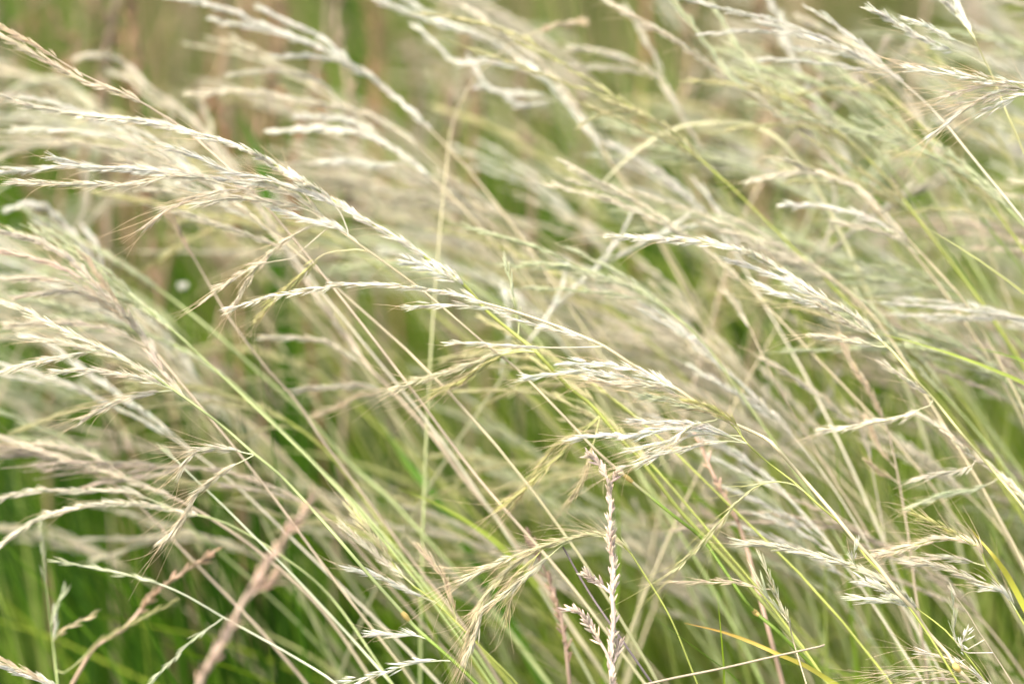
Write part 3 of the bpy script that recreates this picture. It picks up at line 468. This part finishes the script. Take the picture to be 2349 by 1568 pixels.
leaf_thing([(1330, 480), (1400, 400), (1480, 330), (1560, 290), (1640, 280), (1720, 285), (1800, 330), (1880, 440), (1960, 600)], .15, 'long yellow blade arching over and down beside the straight diagonal spike', lerp(YGREEN, CREAM, .5), lerp(YGREEN, CREAM, .3), .0024)
leaf_thing([(540, 250), (565, 290), (585, 340), (600, 400), (615, 470), (630, 600)], .35, 'broad vivid green blade in the gap below the level cream arch', (.08, .18, .012), (.07, .16, .012), .011)
leaf_thing([(870, 960), (900, 1010), (940, 1070), (990, 1130), (1050, 1220)], .22, 'vivid green blade glowing in the gap beyond the silvery stem', (.12, .26, .02), (.10, .22, .015), .006)
# small white flower, blurred in the gap
fl = at(420, 665, FOCUS + .26); fb = np.array([fl[0] + .01, fl[1], 0.]); r = root('white_flower', fb, 'tiny blurred white flower bud in the dark green gap', 'flower')
m = MB(); t = np.linspace(0, 1, 14)[:, None]; m.tube(fb + (fl - fb) * t + np.array([.015, 0, 0]) * np.sin(t * 3.1), .0007, C_GREEN, 5); m.build('stalk', M_STEM, r, fb)
for k in range(5):
    m = MB(); a = k * 1.257; m.husks(SP_FAT, fl[None], np.array([[math.cos(a) * .6, math.sin(a) * .6, .8]]), np.array([.0055]), np.array([.004]), np.array([[.66, .66, .56]])); m.build('petal', M_SPIKE, r, fb)

# ------------------------------------------------------------------ the rest of the tussock: blurred stems, each its own thing
HOLES = [(1550, 600, 45), (1680, 420, 40), (1880, 760, 45), (2290, 640, 35), (1500, 1180, 45), (1250, 980, 40), (1000, 880, 40), (1160, 1150, 40), (2110, 1130, 45), (190, 1400, 150), (330, 1470, 120), (60, 1330, 90), (330, 570, 85), (590, 310, 85), (620, 770, 60), (700, 830, 60), (850, 1010, 75), (180, 60, 100), (60, 60, 80), (430, 130, 80), (1110, 420, 40), (960, 240, 40), (540, 1180, 50), (560, 1500, 70), (300, 240, 60), (1400, 90, 50), (1950, 20, 80), (930, 740, 40), (250, 900, 30)]
LOOKS = {   # look, husk colour, culm colours
    'cream': (CREAM, (C_TAN, C_PALE)), 'silvery white': (WHITE, (lerp(C_TAN, WHITE, .3), C_PALE)), 'blush pink': (lerp(PINK, CREAM, .4), (STRAW, C_PALE)),
    'sage green': (SAGE, (C_PALE, C_GREEN * 1.2)), 'yellow green': (lerp(YGREEN, CREAM, .35), (C_LIME, C_LIME)) }
def tussock_stem(path, dz, look, head, nb, tip, flip, scale=1.0):
    hc, cc = LOOKS[look]; hc = np.asarray(hc) * rnd.uniform(.88, 1.08)
    P0 = smooth(at(path[:, 0], path[:, 1], FOCUS + dz + np.linspace(0, 1, len(path)) * rnd.uniform(-.06, .05)), .014)
    P = to_ground(P0, rnd.uniform(-.02, .16)); A = arclen(P); A0 = arclen(P0)[-1]; o = P[-1].copy(); o[2] = 0
    r = root('feather_grass_plant', o, '%s blurred %s tussock grass with %s leaning %s the wind' % ('lightly' if dz < .2 else 'softly' if dz < .38 else 'heavily', look, tip, 'against' if flip else 'with'), 'grass', look + ' tussock grass, ' + tip + (' lightly' if dz < .2 else ' softly' if dz < .38 else ' heavily') + ' blurred')
    f = np.clip((A - .25) / .3, 0, 1)[:, None]; m = MB(); th = rnd.uniform(.85, 1.3)
    m.tube(P, th * np.interp(A, [0, .1, .25, .6, 1.2], [.0003, .0006, .0009, .0012, .0015]), np.asarray(cc[0]) * (1 - f) + np.asarray(cc[1]) * f, 4); m.build('culm', M_STEM, r, o)
    m = MB(); husk_batch(m, P[::-1], A[-1] - head, A[-1] - .002, hc, .0011, L=.0085, Wd=.0013, hi=False, spread=(2, 11)); b = m.build('spikelets', M_SPIKE, r, o); b['kind'] = 'stuff'
    for k in range(nb):
        s = head * rnd.uniform(.2, 1.25); p = along(P, s); up = nrm(along(P, max(s - .02, 0)) - along(P, s + .01))
        L = rnd.uniform(.035, .085) * scale; t = np.linspace(0, 1, 9)[:, None]
        d = fan(up[None], 5, 18)[0]; sag = -.12 if look != 'yellow green' else -.5
        Q = p + d * L * t + np.array([-.28, 0, sag * rnd.uniform(-.4, 1.6)]) * L * t ** 2
        m = MB(); m.tube(Q, np.linspace(.0004, .0002, 9), lerp(cc[0], hc, .5), 3); husk_batch(m, Q, L * .2, L, hc, .0011, L=.0085, Wd=.0013, hi=False, spread=(2, 12)); m.build('branch', M_SPIKE, r, o)
    for k in range(rnd.choice((1, 2, 2, 3))): stem_leaf(r, o, P, A, A0 * .8, np.array(rnd.choice(((.14, .26, .02), (.22, .34, .03), (.34, .42, .07), (.46, .48, .18)))))
def make_path(tx, ty, s, flip=False, steep=None):
    a0 = math.radians(rnd.uniform(-24, 30) + 20 * min(1, max(0, (tx - 800) / 900))); a1 = math.radians(rnd.uniform(40, 56) + 12 * min(1, max(0, (tx - 900) / 1200))); L = rnd.uniform(800, 1300) * s; n = 12; st = L / n
    p = [(tx, ty)]; sg = -1 if flip else 1
    if flip: a0 = math.radians(rnd.uniform(8, 35)); a1 = math.radians(rnd.uniform(48, 75))
    for i in range(n):
        f = min(1, i / (n * .55)); a = a0 * (1 - f) + a1 * f; p.append((p[-1][0] + sg * math.cos(a) * st, p[-1][1] + math.sin(a) * st))
    return np.array(p), ('a drooping tip' if a0 < -.05 else 'a level tip' if a0 < .25 else 'a rising tip')
count = 0; tries = 0; N_STEMS = 245
while count < N_STEMS and tries < 6000:
    tries += 1
    tx = rnd.uniform(-250, 2500); ty = rnd.uniform(-60, 1250)
    if ty > 700 and rnd.random() < (ty - 700) / 900: continue
    top = 1 - min(1, max(0, ty / 1100)); dz = .09 + rnd.random() ** 1.2 * (.26 + .6 * top)
    s = FOCUS / (FOCUS + dz); flip = rnd.random() < .09; path, tip = make_path(tx, ty, s, flip)
    # the tussock thins to the left and top: skip what would cover the open gaps
    vis = path[: 8]
    hit = sum(1 for hx, hy, hr in HOLES if (np.hypot(path[:, 0] - hx, path[:, 1] - hy) < hr).any())
    if hit and rnd.random() < .97: continue
    if tx < 500 and ty > 1150 and rnd.random() < .8: continue
    if ty < 150 and tx < 900 and rnd.random() < .75: continue
    if ty < 60 and rnd.random() < .5: continue
    low = min(1, max(0, (ty - 350) / 700)); u = rnd.random() ** (1 - .35 * low)
    look = 'cream' if u < .40 else 'silvery white' if u < .58 - .1 * low else 'blush pink' if u < .63 else 'sage green' if u < .87 else 'yellow green'
    if flip: look = rnd.choice(('cream', 'blush pink')); dz = max(dz, .2)
    tussock_stem(path, dz, look, rnd.uniform(.07, .13), rnd.randint(4, 7), tip, flip); count += 1

# deeper in the tussock the pale stems run together into one mass
mass = MB()
for i in range(85):
    for _ in range(12):
        tx = rnd.uniform(-300, 2550); ty = rnd.uniform(60, 760); path, tip = make_path(tx, ty, .8, rnd.random() < .1)
        if not any((np.hypot(path[:, 0] - hx, path[:, 1] - hy) < hr * 1.15).any() for hx, hy, hr in HOLES) and not (tx < 500 and ty > 1050): break
    dz = rnd.uniform(.14, .40 + .5 * (1 - ty / 1400)); hc, cc = LOOKS[rnd.choice(list(LOOKS) + ['cream', 'silvery white', 'sage green', 'yellow green'])]
    P0 = smooth(at(path[:, 0], path[:, 1], np.full(len(path), FOCUS + dz)), .03); P = to_ground(P0, .08); A = arclen(P)
    mass.tube(P, np.interp(A, [0, .2, 1.2], [.0005, .001, .0015]), lerp(cc[0], cc[1], .4), 3)
    husk_batch(mass, P[::-1], A[-1] - rnd.uniform(.08, .14), A[-1], hc, .002, L=.0095, Wd=.0016, hi=False, spread=(2, 10))
    for k in range(4):
        s_ = rnd.uniform(.03, .15); p = along(P, s_); up = nrm(along(P, max(s_ - .02, 0)) - along(P, s_ + .01)); L_ = rnd.uniform(.04, .08); t = np.linspace(0, 1, 5)[:, None]
        Q = p + fan(up[None], 5, 18)[0] * L_ * t + np.array([-.28, 0, -.1]) * L_ * t ** 2; husk_batch(mass, Q, .005, L_, hc, .002, L=.0095, Wd=.0016, hi=False, spread=(2, 10))
mo = mass.build('deep_tussock_grass', M_SPIKE); mo['kind'] = 'stuff'; tag(mo, 'mass of blurred pale feathery stems deep inside the tussock', 'grass')

# upright brown stalks behind, the tall ones that can be told apart
def back_stalk(x, d, top_y, cn):
    col = cols[cn]
    P0 = at(np.linspace(x, x + rnd.uniform(-30, 60), 6), np.linspace(top_y, top_y + 500, 6), np.full(6, d)); P0 = smooth(P0 + rng.normal(size=(6, 3)) * .004, .03)
    P = to_ground(P0, rnd.uniform(-.05, .08)); A = arclen(P); o = P[-1].copy(); o[2] = 0
    r = root('dry_brown_stalk', o, '%s blurred upright %s dry stalk in the meadow behind the tussock' % ('softly' if d < 1.0 + FOCUS else 'heavily', cn), 'dry stalk', cn + ' stalks behind the tussock' + (', near' if d < 1 + FOCUS else ', far'))
    m = MB(); m.tube(P, np.interp(A, [0, .2, 1], [.001, .0022, .0026]), np.asarray(col) * .95, 4); m.build('stalk', M_STEM, r, o)
    m = MB(); h = rnd.uniform(.10, .2); bracts(m, P[::-1], A[-1] - h, A[-1], .0026, col, .012, .006); b = m.build('seed_head', M_SPIKE, r, o); b['kind'] = 'stuff'
cols = {'brown': np.array((.33, .24, .13)), 'grey brown': np.array((.34, .27, .17)), 'fawn': np.array((.42, .34, .20)), 'russet': np.array((.36, .22, .12))}
for i in range(64):
    x = rnd.choice([rnd.uniform(-100, 700), rnd.uniform(-100, 2450), rnd.uniform(-100, 2450)]); back_stalk(x, FOCUS + rnd.uniform(.35, 1.2), rnd.uniform(-420, 240), rnd.choice(list(cols)))
